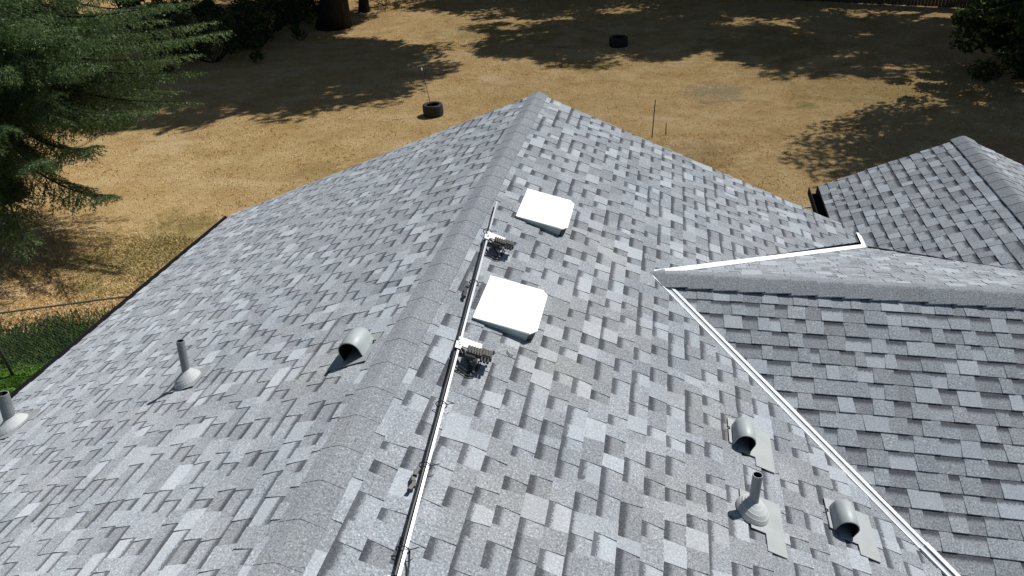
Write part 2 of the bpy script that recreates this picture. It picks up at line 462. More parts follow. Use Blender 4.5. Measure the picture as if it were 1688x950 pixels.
def build_piece(name, plist, parent):
    vs_, fs, cs = [], [], []
    for (pl, V_, F, C) in plist:
        o = len(vs_); vs_ += [tuple(v) for v in V_]
        for f, c in zip(F, C): fs.append([i + o for i in f]); cs += c
    me = bpy.data.meshes.new(name); me.from_pydata(vs_, [], fs); me.materials.append(M['shingle'])
    at = me.attributes.new('blend', 'FLOAT_COLOR', 'CORNER')
    at.data.foreach_set('color', np.array(cs, dtype=np.float32).ravel())
    me.update(); o = bpy.data.objects.new(name, me); link(o, parent); return o

def screen(p):
    d = p - CAM; z = d.dot(cf)
    if z < .2: return None
    return (844 + 1169.92 * d.dot(cr) / z, 475 - 1169.92 * d.dot(cu) / z)
def area(pc):
    pl, V_, F, C = pc; n = len([f for f in F if len(f)])  # projected area of the top outline
    k = 0
    pts = []
    top = [V_[i] for f in F[:-1] for i in f[:1]][:len(V_)]
    m_ = 0
    for f in F:
        if f[0] == m_ and len(f) == 4 and f[1] in (m_ + 1, 0): m_ += 1
        else: break
    for v in V_[:m_]:
        q = screen(v)
        if q is None: return 0
        pts.append((min(1688, max(0, q[0])), min(950, max(0, q[1]))))
    return abs(sum(pts[i][0] * pts[(i + 1) % len(pts)][1] - pts[(i + 1) % len(pts)][0] * pts[i][1] for i in range(len(pts)))) / 2 if len(pts) > 2 else 0
order = sorted(range(len(pieces)), key=lambda i: -area(pieces[i]))
single = set(order[:300])
for i in order[:300]: build_piece('shingle', [pieces[i]], roof)
for pl in (P_left, P_right, P_near, P_back, P_g2l, P_g2r):
    o = build_piece('shingles', [p for i, p in enumerate(pieces) if p[0] is pl and i not in single], roof)
    o['kind'] = 'stuff'

# ---- ridge caps: folded shingles, each lapping the next
def ridge_caps(start, direc, length, exposure, m1, m2, left, wid=.15, name='ridge_cap', lift=.018, rnd=.035, thick=.011):
    """start = far end on the ridge, direc = unit vector towards the exposed butts, left = horizontal unit vector"""
    start = Vector(start); d = Vector(direc).normalized(); left = Vector(left).normalized()
    us = [-1, -.66, -.36, -.15, 0, .15, .36, .66, 1]
    n = int(length / exposure + .5)
    for i in range(n):
        p0 = start + d * (i * exposure - .03); p1 = start + d * ((i + 1) * exposure) + d * random.uniform(-.004, .004)
        ws = wid * random.uniform(.97, 1.03)
        def ring(p, h, under):
            out = []
            for u in us:
                x = u * ws; mm = m1 if x > 0 else m2
                z = -mm * (math.sqrt(x * x + rnd ** 2) - rnd)
                out.append(p + left * x + Vector((0, 0, z + h - under)))
            return out
        k = len(us)
        Vt = ring(p0, .012, 0) + ring(p1, .012 + lift, 0) + ring(p0, .012, .012) + ring(p1, .012 + lift, thick)
        F = [(j, j + 1, k + j + 1, k + j) for j in range(k - 1)]
        F += [(k + j, k + j + 1, 3 * k + j + 1, 3 * k + j) for j in range(k - 1)]
        F += [(3 * k + j, 3 * k + j + 1, 2 * k + j + 1, 2 * k + j) for j in range(k - 1)]
        F += [(0, k, 3 * k, 2 * k), (k - 1, 3 * k - 1, 4 * k - 1, 2 * k - 1)]
        c = random.choice([grey(.82), grey(.85), grey(.80)])
        build_piece(name, [(None, Vt, F, [[c + (0,)] * len(f) for f in F])], roof)
random.seed(5)
ridge_caps((0, Y0 + .01, RZ + .002), (0, -1, 0), Y0 - YN, .25, sL, sR, (-1, 0, 0), .122, lift=.0028, rnd=.012, thick=.013)
ridge_caps((xw - .12, yw, zw + .0), (1, 0, 0), WX - xw + .1, .22, sW, sW, (0, 1, 0), .15, lift=.018, rnd=.02, thick=.005)
ridge_caps((gx, gy + .01, gz), dr, (gy - yj) + .05, .22, sG, sG, gl_, .15, lift=.006, rnd=.02, thick=.006)

# ---- valley flashings
def strip(mb, A, B, pl_off, wv, lo, hi, h, mi=0, thick=.004):
    """flat strip from A to B, offset sideways between lo and hi along wv (both lie in the roof plane)"""
    n = pl_off
    a0, a1, b0, b1 = A + wv * lo + n * h, A + wv * hi + n * h, B + wv * lo + n * h, B + wv * hi + n * h
    mb.add([a0, a1, b1, b0] + [x - n * thick for x in (a0, a1, b1, b0)],
           [(0, 1, 2, 3), (7, 6, 5, 4), (0, 4, 5, 1), (1, 5, 6, 2), (2, 6, 7, 3), (3, 7, 4, 0)], mi)
def valley_pt(y):
    x = xw + abs(y - yw) / kv; return Vector((x, y, RZ - sR * x))
def valley(A, B, nm, nw, parent, label, grey=True, wide=1.0):
    t = (B - A).normalized()
    wm = t.cross(nm).normalized(); ww = t.cross(nw).normalized()
    up = (nm + nw).normalized()
    # wm must point to the main roof, ww to the wing roof
    side = (nw - nm); side = side - t * side.dot(t)
    if wm.dot(nm) < 0: wm = wm
    return t, wm, ww
def build_valley(A, B, pm, pw, label, glint_strips):
    t = (B - A).normalized()
    wm = t.cross(pm.n).normalized();  wmn = -1 if wm.dot(pw.n) > 0 else 1; wm = wm * wmn   # rises on the main roof
    # in-plane direction away from the valley: upward component positive
    if wm.z < 0: wm = -wm
    ww = t.cross(pw.n).normalized()
    if ww.z < 0: ww = -ww
    base = MB()
    strip(base, A, B, pm.n, wm, -.002, .050, .006); strip(base, A, B, pw.n, ww, -.002, .052, .006)
    f = base.build('valley_flashing', M['valleygrey'], roof); f['label'] = label
    for (pln, wv, lo, hi, h) in [(pm, wm) + glint_strips[0], (pw, ww) + glint_strips[1]]:
        e = MB(); strip(e, A, B, pln.n, wv, lo, hi, h, thick=.006)
        o = e.build('sky_glint_strip', M['valley'], house)  # white strips put the sky's reflection on the grey metal as colour
    return f
A = valley_pt(yw - .02); Bm = valley_pt(3.62); Bm2 = valley_pt(yw - BW - .02)
up3 = Vector((0, 0, .004))
build_valley(A, Bm, P_right, P_near, 'grey valley metal with two bright white edges, near side of the wing', [(.035, .044, .013), (.025, .046, .013)])
build_valley(Bm - (A - Bm).normalized() * -.05 + up3, Bm2 + up3, P_right, P_near, 'lower length of the near valley metal, lapped under the first', [(.033, .045, .017), (.024, .049, .017)])
A2 = valley_pt(yw + .03); B2 = valley_pt(YC)
def white_valley(A, B, p1, p2, wid, label):
    t = (B - A).normalized(); b = MB()
    for p in (p1, p2):
        w = t.cross(p.n).normalized(); w = w if w.z > 0 else -w
        strip(b, A, B, p.n, w, -.002, wid, .012)
    o = b.build('valley_flashing', M['valley'], roof); o['label'] = label
white_valley(A2, B2, P_right, P_back, .048, 'white valley metal on the far side of the wing')
A3 = Vector((XC, YC - .02, RZ - sR * XC)); B3 = Vector((XC, Y0 - .08, RZ - sR * XC))
white_valley(A3, B3, P_right, P_g2l, .03, 'short white metal piece bent up at the inner corner')

# ---- eaves: fascia, gutters, rake trim, walls
def prism_y(mb, prof, y0, y1):     # profile in (x,z), extruded along y
    n = len(prof); mb.add([(x, y0, z) for x, z in prof] + [(x, y1, z) for x, z in prof],
        [tuple(range(n)), tuple(range(2 * n - 1, n - 1, -1))] + [(i, (i + 1) % n, n + (i + 1) % n, n + i) for i in range(n)])
ez = RZ - sL * aL
g = MB()
prism_y(g, [(-aL - .005, ez - .01), (-aL - .005, ez - .13), (-aL - .10, ez - .13), (-aL - .125, ez - .02), (-aL - .115, ez - .02), (-aL - .093, ez - .12), (-aL - .017, ez - .12), (-aL - .017, ez - .01)], YN, Y0)
o = g.build('gutter', M['gutter'], house); o['label'] = 'long black gutter along the left eave'
g = MB()
prism_y(g, [(aR + .005, RZ - sR * aR - .01), (aR + .005, RZ - sR * aR - .13), (aR + .11, RZ - sR * aR - .13), (aR + .12, RZ - sR * aR - .02)], YN, yw - BW - .15)
g.build('gutter', M['gutter'], house)
# rear roof gutter
g = MB(); pA = P_g2l.at(-.02, EW, 0); pB = P_g2l.at((gy - Y0) / math.cos(gt), EW, 0)
mid = (pA + pB) / 2
for (off, drop, hx, hz) in [(.008, -.07, .006, .07), (.065, -.135, .06, .005), (.125, -.085, .006, .055)]:
    g.box(mid + gl_ * off + Vector((0, 0, drop)), gl_, dr, (0, 0, 1), hx, (pB - pA).length / 2, hz)
o = g.build('gutter', M['gutter'], house); o['label'] = 'short black gutter on the rear roof at the right'
# rake trim boards
tr = MB()
def rake(pl, a, b0, b1, out):
    A_, B_ = pl.at(a, b0, -.02) + out * .012, pl.at(a, b1, -.02) + out * .012
    d = (B_ - A_).normalized(); up = d.cross(out).normalized(); up = up if up.z > 0 else -up
    tr.box((A_ + B_) / 2 - up * .075, d, out, up, (B_ - A_).length / 2, .012, .08)
yy = Vector((0, 1, 0))
rake(P_left, Y0, .03, aL, yy); rake(P_right, Y0, .03, XC, yy); rake(P_left, YN, .03, aL, -yy); rake(P_right, YN, .03, aR, -yy)
rake(P_g2l, 0, .03, EW, -dr); rake(P_g2r, 0, .03, EW, -dr); rake(P_near, WX - xw, .03, BW, Vector((1, 0, 0))); rake(P_back, WX - xw, .03, BW, Vector((1, 0, 0)))
tr.build('rake_trim', M['gutter'], house)
# walls below the roof: closed volumes with gable tops
w = MB()
def gable_y(x0, x1, y0, y1, xr, zr, mL, mR, dz):
    prof = [(x0, 0), (x1, 0), (x1, zr - mR * (x1 - xr) - dz), (xr, zr - dz), (x0, zr - mL * (xr - x0) - dz)]
    prism_y(w, prof, y0, y1)
gable_y(-aL + .45, aR - .45, YN + .35, Y0 - .35, 0, RZ, sL, sR, .16)
gable_y(gx - EW + .4, gx + EW - .4, 6.2, gy - .35, gx, gz, sG, sG, .18)
prof = [(yw - BW + .45, 0), (yw + 2.6, 0), (yw + 2.6, zw - sW * 2.6 - .18), (yw, zw - .18), (yw - BW + .45, zw - sW * (BW - .45) - .18)]
n = len(prof); w.add([(2.6, y, z) for y, z in prof] + [(WX - .35, y, z) for y, z in prof],
    [tuple(range(n)), tuple(range(2 * n - 1, n - 1, -1))] + [(i, (i + 1) % n, n + (i + 1) % n, n + i) for i in range(n)])
w.build('wall', M['wall'], house)

# ---- skylights: low acrylic boxes whose lower edge stands up from the roof
def skylight(y0, y1, x0, x1, label, yaw=0.0):
    root = bpy.data.objects.new('skylight', None); link(root, house); root['label'] = label
    pl = P_right; cx, cy = (x0 + x1) / 2, (y0 + y1) / 2
    def pt(x, y, h):
        dx, dy = x - cx, y - cy; c, s_ = math.cos(yaw), math.sin(yaw)
        return pl.at(cy + dy * c + dx * s_, cx + dx * c - dy * s_, h)
    ch = .055
    out = [(x0, y0), (x1 - ch * .75, y0), (x1, y0 + ch), (x1, y1 - ch), (x1 - ch * .75, y1), (x0, y1)]
    def hh(x, base): return base * (.28 + .72 * (x - x0) / (x1 - x0))
    H = .105
    def ring(inset, h, flat=False):
        r = []
        for (x, y) in out:
            xx = x + (inset if x < cx else -inset); ym = y + (inset if y < cy else -inset)
            r.append(pt(xx, ym, h if flat else hh(xx, h)))
        return r
    nn = len(out)
    rings = [ring(0.0, H * .80), ring(0.0, H * .93), ring(.012, H), ring(.05, H * 1.07), ring(.11, H * 1.10)]
    Vt = [p for r in rings for p in r]; F = []
    for i in range(len(rings) - 1):
        for j in range(nn): F.append((i * nn + j, i * nn + (j + 1) % nn, (i + 1) * nn + (j + 1) % nn, (i + 1) * nn + j))
    F.append(tuple((len(rings) - 1) * nn + j for j in range(nn)))
    meshobj('dome', Vt, F, M['acrylic'], root)
    rings = [ring(.004, -.005, True), ring(.004, H * .80)]; Vt = [p for r in rings for p in r]
    F = [(j, (j + 1) % nn, nn + (j + 1) % nn, nn + j) for j in range(nn)]
    meshobj('curb', Vt, F, None, root, mats=[M['curb'], M['gasket']], idx=[0, 1, 1, 1, 0, 0])
    return root
skylight(5.70, 6.31, .34, .78, 'farther white skylight, nearer to the peak of the main ridge')
skylight(4.05, 4.64, .345, .775, 'nearer white skylight, right beside the metal rail')

# ---- hood vents
def hood_vent(pl, a, b, label, r=.068, L_=.235, flange=None):
    """half-round hood lying along the ridge direction, mouth towards -Y"""
    root = bpy.data.objects.new('roof_vent', None); link(root, house); root['label'] = label
    ea = pl.e if pl.e.y > 0 else -pl.e      # +Y
    base = pl.at(a, b, .014); n = pl.n; dn = pl.down
    mb = MB(); N = 14; V_ = []
    # profile: (distance along +Y, radius scale, height scale)
    prof = [(-.10, 1.0, 1.0, 1), (-.098, 1.02, 1.02, 1), (0, 1, 1.0, 1), (.07, 1, .98, 1), (.105, .95, .9, 1), (.125, .72, .66, 1), (.132, .4, .3, 1)]
    prof_in = [(-.10, .955, .955), (.06, .94, .93)]
    wall_h = .058
    def arc(y, rs, hs):
        out = []
        for i in range(N + 1):
            t = math.pi * i / N
            out.append(base + ea * y + dn * (math.cos(t) * r * rs) + n * ((math.sin(t) * r + wall_h) * hs))
        return [base + ea * y + dn * (r * rs)] + out + [base + ea * y - dn * (r * rs)]
    rings = [arc(y, rs, hs) for y, rs, hs, _ in prof]; k = N + 3
    for q in rings: V_ += q
    F = [(i * k + j, (i + 1) * k + j, (i + 1) * k + j + 1, i * k + j + 1) for i in range(len(rings) - 1) for j in range(k - 1)]
    F.append(tuple(range((len(rings) - 1) * k, len(rings) * k)))
    mb.add(V_, F)
    # inner shell
    V2 = []; 
    for y, rs, hs in prof_in: V2 += arc(y, rs, hs)
    F2 = [(j, j + 1, k + j + 1, k + j) for j in range(k - 1)] + [tuple(range(2 * k - 1, k - 1, -1))]
    mb.add(V2, F2, 1)
    # lip joining outer and inner shells at the mouth
    o_ = arc(prof[0][0], 1, 1); i_ = arc(prof_in[0][0], .955, .955)
    mb.add(o_ + i_, [(j, j + 1, k + j + 1, k + j) for j in range(k - 1)])
    h = mb.build('hood', M['vent'], root, True, [M['vent'], M['inside']])
    f = MB()
    for (x0, x1, y0, y1, hgt) in flange:
        c = pl.at(a, b, hgt) + dn * ((x0 + x1) / 2) + ea * ((y0 + y1) / 2)
        f.box(c, dn, ea, n, (x1 - x0) / 2, (y1 - y0) / 2, .0025)
    f.build('flange', M['flange'], root)
    # little wire clip at the back
    c = MB(); c0 = pl.at(a, b, .016) - dn * (r + .015) + ea * .05
    c.tube([c0, c0 + n * .015 - dn * .012, c0 - dn * .03 + n * .014], .005, 5)
    c.build('clip', M['gasket'], root)
    return root
fl_std = [(-.095, .245, -.09, .17, .0155), (.10, .245, -.215, -.09, .0155), (-.03, .10, -.135, -.09, .0150)]
hood_vent(P_right, 3.975, 2.285, 'grey hood vent standing above the pipe near the valley', flange=fl_std)
hood_vent(P_right, 3.555, 2.930, 'grey hood vent nearest the lower right corner', flange=fl_std)
hood_vent(P_left, 3.545, .300, 'grey hood vent left of the main ridge', r=.078, flange=[(-.12, .19, -.16, .16, .0155)])

# ---- vent pipes
def vent_pipe(pl, a, b, h, r, label, lean=(.02, .15), boot=.115, flange=None):
    root = bpy.data.objects.new('vent_pipe', None); link(root, house); root['label'] = label
    base = pl.at(a, b, .012); ax = Vector((lean[0], lean[1], 1)).normalized()
    ux = ax.orthogonal().normalized(); uy = ax.cross(ux)
    mb = MB(); mb.lathe([(r, -.02), (r, h), (r * .84, h), (r * .84, h - .12)], base, ux, uy, ax, 18)
    nfa = len(mb.f)
    mb.add([base + (ux * math.cos(t) + uy * math.sin(t)) * r * .84 + ax * (h - .12) for t in [2 * math.pi * j / 18 for j in range(18)]], [tuple(range(18))], 1)
    for i in range(nfa - 18, nfa): mb.mi[i] = 1
    mb.build('pipe', M['pipe'], root, False, [M['pipe'], M['inside']])
    # stepped boot
    n = pl.n; d = pl.down; e = pl.e
    q = MB(); prof = [(boot, .0), (boot * .985, .014), (boot * .88, .036), (boot * .86, .036), (boot * .72, .058), (boot * .69, .058), (boot * .52, .076), (boot * .49, .076), (r * 1.25, .094), (r * 1.02, .10)]
    V_ = []; N = 28
    for (rr, hh) in prof:
        k = hh / .10
        for j in range(N):
            t = 2 * math.pi * j / N
            V_.append(base + (d * math.cos(t) + e * math.sin(t)) * rr + (n * (1 - k) + ax * k).normalized() * hh)
    F = [(i * N + j, i * N + (j + 1) % N, (i + 1) * N + (j + 1) % N, (i + 1) * N + j) for i in range(len(prof) - 1) for j in range(N)]
    q.add(V_, F); q.build('boot', M['boot'], root)
    f = MB(); ea = pl.e if pl.e.y > 0 else -pl.e
    for (x0, x1, y0, y1) in (flange or [(-.15, .2, -.15, .17)]):
        f.box(pl.at(a, b, .0155) + d * ((x0 + x1) / 2) + ea * ((y0 + y1) / 2), d, ea, n, (x1 - x0) / 2, (y1 - y0) / 2, .0025)
    f.build('flange', M['flange'], root)
    return root
vent_pipe(P_right, 3.324, 2.312, .30, .031, 'dark vent pipe between the two hood vents', (.0, .10), flange=[(-.08, .21, -.09, .15), (.08, .21, -.27, -.09), (-.02, .08, -.14, -.09)])
vent_pipe(P_left, 3.826, 1.991, .36, .031, 'slim grey vent pipe in the middle of the left slope', (.03, .15), flange=[(-.15, .13, -.12, .14)])
vent_pipe(P_left, 3.93, 4.19, .36, .052, 'thick grey vent pipe at the left edge of the photo', (.06, .15), .16, flange=[(-.2, .16, -.2, .2)])

# ------------------------------------------------------------------ metal rail and what is clipped to it
r0 = Vector((.149 + .0, 5.74, 4.7 - sR * .149)) + P_right.n * .055
r1 = Vector((.503, 1.86, 4.7 - sR * .503)) + P_right.n * .055
rt = (r1 - r0).normalized(); rn = P_right.n; rs_ = rt.cross(rn).normalized()
rs_ = rs_ if rs_.x > 0 else -rs_
rail = empty('metal_rail', tuple(r0), 'long shiny metal rail with black cables lying beside the main ridge', 'rail')
b = MB(); b.box((r0 + r1) / 2, rt, rs_, rn, (r1 - r0).length / 2, .0072, .014); 
b.build('bar', M['rail'], rail)
def on_rail(y, s=0, h=0):
    t = (y - r0.y) / (r1.y - r0.y); return r0 + (r1 - r0) * t + rs_ * s + rn * h
random.seed(9)
c = MB()
for lane in range(1):
    pts = [on_rail(5.05 - i * .1, -.0165 + .0012 * math.sin(i * 1.3), -.008 + .001 * math.sin(i * .9)) for i in range(32)]
    c.tube(pts, .010, 8)
c.build('cable', M['cable'], rail)
for y in (4.42, 2.62, 2.09, 3.1, 5.2):
    tie = MB(); ang = [2 * math.pi * i / 14 for i in range(15)]
    tie.tube([on_rail(y, -.012 + .034 * math.cos(t), -.004 + .030 * math.sin(t)) for t in ang], .0035, 5, cap=False)
    tie.tube([on_rail(y, .018, .012), on_rail(y + .012, .045, .022), on_rail(y + .03, .06, .012)], .0028, 5)
    tie.build('cable_tie', M['cable'], rail)
for y in (4.36, 2.58):
    k = MB()
    for q in range(5):
        cpt = on_rail(y - q * .03, -.045 - random.uniform(0, .014), -.012 + random.uniform(-.01, .012))
        k.box(cpt, (rt + rs_ * random.uniform(-.4, .4)).normalized(), rs_, rn, .018, .011, .012)
    k.build('connector', M['black'], rail)
k = MB(); k.lathe([(.0, .004), (.014, .003), (.016, 0), (.016, -.02)], on_rail(1.93, -.045, .0), rs_, rn, -rt, 14)
k.build('end_cap', M['plate'], rail)
w2 = MB(); w2.tube([on_rail(2.10, .018, .0), on_rail(2.05, .034, -.02), on_rail(1.98, .045, -.035), on_rail(1.86, .055, -.042), on_rail(1.76, .058, -.045)], .0055, 6)
w2.build('cable', M['cable'], rail)
for y in (5.62, 3.3):
    f = MB(); f.box(on_rail(y, .0, -.035), rt, rs_, rn, .03, .012, .02); f.build('foot', M['gasket'], rail)

def inverter(y, label, seed):
    random.seed(seed)
    root = empty('junction_unit', tuple(on_rail(y)), label, 'electrical unit', 'electrical units clipped to the rail')
    def P(du, ds, dh): return on_rail(y, 0, 0) - rt * du + rs_ * ds + rn * dh     # du points up the picture (+Y)
    pl = MB(); pl.box(P(.070, .066, .020), rt, rs_, rn, .042, .082, .004)
    pl.box(P(.028, -.005, .021), rt, rs_, rn, .035, .022, .004)
    pl.build('mounting_plate', M['plate'], root)
    s = MB(); s.box(P(.078, -.012, .0262), rt, rs_, rn, .009, .003, .0008); s.box(P(.05, .0, .0262), rt, rs_, rn, .003, .010, .0008); s.box(P(.032, -.004, .0262), rt, rs_, rn, .003, .012, .0008)
    s.build('slot', M['gasket'], root)
    # ribbed casting, tilted a little
    tx = (rt + rn * .18).normalized(); ty = (rs_ - rt * .28).normalized(); tz = tx.cross(ty).normalized(); tz = tz if tz.dot(rn) > 0 else -tz; ty = tz.cross(tx).normalized()
    if ty.dot(rs_) < 0: ty = -ty
    cc = P(-.015, .140, .045)
    d = MB(); d.box(cc, tx, ty, tz, .044, .085, .014)
    d.box(cc + ty * .045 - tx * .0, tx, ty, tz, .036, .028, .024)
    for q in range(9): d.box(cc + ty * (-.075 + q * .0185) + tz * .018, tx, ty, tz, .040, .0028, .006)
    d.build('housing', M['device'], root)
    p = MB()
    for q in range(3): p.tube([cc + ty * (.062 - q * .022) + tx * .044, cc + ty * (.062 - q * .022) + tx * .082 - tz * .006], .010, 8)
    p.tube([cc + ty * .09 - tx * .035, cc + ty * .09 - tx * .055 + tz * .018], .008, 8)
    p.box(cc - ty * .06 + tx * .055 - tz * .012, tx, ty, tz, .02, .035, .014)
    p.box(cc - ty * .02 + tx * .07 - tz * .018, tx, ty, tz, .03, .015, .010)
    p.build('connector', M['black'], root)
    w_ = MB()
    def loop(pts, r=.0055):
        P4 = [Vector(x) for x in pts]; out = []
        for i in range(len(P4) - 1):
            a_, b_, c_, d_ = P4[max(i - 1, 0)], P4[i], P4[i + 1], P4[min(i + 2, len(P4) - 1)]
            for k_ in range(5):
                t = k_ / 5; out.append(.5 * ((2 * b_) + (-a_ + c_) * t + (2 * a_ - 5 * b_ + 4 * c_ - d_) * t * t + (-a_ + 3 * b_ - 3 * c_ + d_) * t ** 3))
        out.append(P4[-1]); w_.tube(out, r, 6)
    loop([P(.03, -.02, .02), P(-.03, .03, .015), P(-.09, .09, .0), P(-.135, .135, -.02), P(-.11, .15, -.01), P(-.06, .15, .02)])
    loop([P(-.115, .0, -.01), P(-.13, .05, -.02), P(-.14, .11, -.025), P(-.12, .155, -.02), P(-.07, .165, .015)])
    loop([P(-.13, -.01, -.02), P(-.15, .05, -.03), P(-.165, .10, -.035), P(-.145, .15, -.03), P(-.09, .14, .0)])
    loop([P(.02, -.01, .01), P(-.02, .04, .03), P(-.07, .06, .02), P(-.08, .09, .02), P(-.04, .10, .03)], .007)
    loop([P(-.03, .02, .0), P(-.05, .05, .03), P(-.04, .08, .04)], .008)
    w_.build('cable', M['cable'], root)
    return root
inverter(3.62, 'nearer black cabled unit with bare metal plate on the rail, below the nearer skylight', 1)
inverter(5.05, 'farther black cabled unit with bare metal plate on the rail, between the two skylights', 2)

# ------------------------------------------------------------------ ground
def gz_(x, y):
    s = .05 * math.sin(x * .21 + 1) * math.cos(y * .17) + .04 * math.sin(x * .5 + y * .33)
    return s
def build_ground():
    xs = np.concatenate([np.linspace(-900, -70, 12), np.linspace(-60, 50, 140), np.linspace(60, 900, 12)])
    ys = np.concatenate([np.linspace(-900, -30, 10), np.linspace(-20, 70, 120), np.linspace(80, 900, 12)])
    X, Y = np.meshgrid(xs, ys); Z = .05 * np.sin(X * .21 + 1) * np.cos(Y * .17) + .04 * np.sin(X * .5 + Y * .33)
    V_ = np.stack([X, Y, Z], -1).reshape(-1, 3); nx = len(xs)
    i = np.arange(len(ys) - 1)[:, None] * nx + np.arange(nx - 1)[None]
    F = np.stack([i, i + 1, i + nx + 1, i + nx], -1).reshape(-1, 4)
    return npobj('ground', V_, F, M['ground'], None, True)
ground = build_ground(); tag(ground, kind='structure')

# tufts of dry grass
def tufts():
    N = 70000
    u = rng.random(N); y = 8.5 + 37 * u ** .75; x = (rng.random(N) - .52) * (20 + y * 1.05) - 1.5
    keep = ~((x > -5.2) & (x < 4.2) & (y < 9.3)); x, y = x[keep], y[keep]
    xl = rng.uniform(-13, -5.4, 26000); yl = rng.uniform(4.5, 13, 26000); x = np.concatenate([x, xl]); y = np.concatenate([y, yl]); N = len(x)
    cl = np.sin(x * 1.7 + np.sin(y * 2.3)) * np.cos(y * 1.9 + np.sin(x * 1.1))
    h = rng.uniform(.015, .045, N) * (1 + .35 * cl); ang = rng.random(N) * 6.283; lean = rng.uniform(.2, 1.1, N)
    z = .05 * np.sin(x * .21 + 1) * np.cos(y * .17) + .04 * np.sin(x * .5 + y * .33)
    Vs = []
    for k in range(3):
        a = ang + k * 2.09 + rng.uniform(-.4, .4, N); wv = rng.uniform(.012, .03, N); ox = rng.normal(0, .03, N); oy = rng.normal(0, .03, N)
        cx, sx = np.cos(a), np.sin(a)
        b0 = np.stack([x + ox - sx * wv, y + oy + cx * wv, z - .01], -1); b1 = np.stack([x + ox + sx * wv, y + oy - cx * wv, z - .01], -1)
        tp = np.stack([x + ox + cx * h * lean, y + oy + sx * h * lean, z + h], -1)
        Vs.append(np.stack([b0, b1, tp], 1))
    V_ = np.concatenate(Vs).reshape(-1, 3); F = np.arange(len(V_)).reshape(-1, 3)
    o = npobj('grass', V_, F, M['grass']); tag(o, 'short dry golden lawn grass around the house', kind='stuff')
tufts()

# ------------------------------------------------------------------ foliage helpers
def leaves_mesh(centers, radii, per, size, flat=.75):
    """leaf clumps: every clump a small cloud of separate leaf quads"""
    C = np.repeat(np.asarray(centers, float), per, 0); R = np.repeat(np.asarray(radii, float), per)
    N = len(C); d = rng.normal(size=(N, 3)); d /= np.linalg.norm(d, axis=1)[:, None]
    p = C + d * (R * rng.random(N) ** .45)[:, None] * np.array([1, 1, flat])
    nrm = rng.normal(size=(N, 3)) + np.array([0, 0, .8]); nrm /= np.linalg.norm(nrm, axis=1)[:, None]
    t = np.cross(nrm, rng.normal(size=(N, 3))); t /= np.linalg.norm(t, axis=1)[:, None]; b_ = np.cross(nrm, t)
    s = (size * rng.uniform(.6, 1.3, N))[:, None]
    q = np.stack([p - t * s, p - b_ * s * .45 + nrm * s * .1, p + t * s, p + b_ * s * .45 + nrm * s * .1], 1)
    return q.reshape(-1, 3), np.arange(4 * N).reshape(-1, 4)
def limb(mb, A, B, r0_, r1_, n=7, wob=.15):
    A, B = Vector(A), Vector(B); L_ = (B - A).length; pts = []; rr = []
    for i in range(7):
        t = i / 6; p = A.lerp(B, t) + Vector((math.sin(t * 5 + A.x), math.cos(t * 4 + A.y), math.sin(t * 3))) * wob * L_ * .1 * math.sin(t * math.pi)
        pts.append(p); rr.append(r0_ + (r1_ - r0_) * t)
    mb.tube(pts, rr, n)
def broad_tree(name, loc, height, trunk_r, crown_c, crown_r, label, cat='tree', group=None, clumps=150, per=70, size=.16, seed=0, mat='leaf', flatten=.75, first=.3, extra=None, rad_k=1.0, limbs=True, lean=.6):
    global rng
    rng = np.random.default_rng(seed); random.seed(seed)
    root = empty(name, loc, label, cat, group)
    base = Vector(loc); cc = Vector(crown_c); rx, ry, rz = crown_r
    t = MB(); top = Vector((cc.x * lean + base.x * (1 - lean), cc.y * lean + base.y * (1 - lean), cc.z))
    prof = []
    n_ = 9
    pts = [base + Vector((0, 0, -.15))] + [base.lerp(top, i / n_) + Vector((.1 * math.sin(i), .1 * math.cos(i * 1.4), 0)) for i in range(1, n_ + 1)]
    t.tube(pts, [trunk_r * 1.55, trunk_r * 1.1] + [trunk_r * (1 - .075 * i) for i in range(1, n_)], 14)
    cent = []; rad = []
    while len(cent) < clumps:
        d = Vector(rng.normal(size=3)); d.normalize(); k = random.random() ** .4
        p = cc + Vector((d.x * rx * k, d.y * ry * k, d.z * rz * k))
        if mnoise.noise(p * .35) < -.22: continue
        cent.append(p); rad.append(rad_k * random.uniform(.5, 1.0) * max(.5, min(rx, rz) * .22))
    for i in range(0, clumps, max(1, clumps // 22)) if limbs else ():
        s = pts[min(n_, max(2, int(n_ * (first + (1 - first) * random.random()))))]
        limb(t, s, cent[i], trunk_r * .16, .015, 6)
    t.build('trunk', M['bark'], root, True)
    if extra:
        for (p, r_) in extra: cent.append(Vector(p)); rad.append(r_)
    Vv, F = leaves_mesh([tuple(c_) for c_ in cent], rad, per, size, flatten)
    npobj('crown', Vv, F, M[mat], root)
    return root

# ------------------------------------------------------------------ unseen sky-blocking trees, and trees that stand or throw their shade in the picture
T_CROWNS = 'tall trees beyond the top of the photo'
broad_tree('oak_tree', (-15.5, 36.2, 0), 18, .62, (-12.5, 36.2, 13.0), (7.5, 6.5, 4.6), 'thick dark tree trunk rising at the top edge of the photo', group=None, clumps=300, per=150, size=.21, seed=21, rad_k=1.5)
broad_tree('oak_tree', (-9.5, 47.5, 0), 20, .4, (-6.2, 34.4, 14.5), (6.6, 6.2, 4.2), 'unseen leafy tree added around the lawn to block sky light', group=T_CROWNS, clumps=300, per=150, size=.21, seed=22, limbs=False, lean=.05, rad_k=1.5)
broad_tree('oak_tree', (-15.0, 52.0, 0), 20, .45, (-13.0, 42.8, 13.5), (5.6, 5.2, 4.2), 'unseen leafy tree added around the lawn to block sky light', group=T_CROWNS, clumps=240, per=150, size=.21, seed=27, limbs=False, lean=.05, rad_k=1.4)
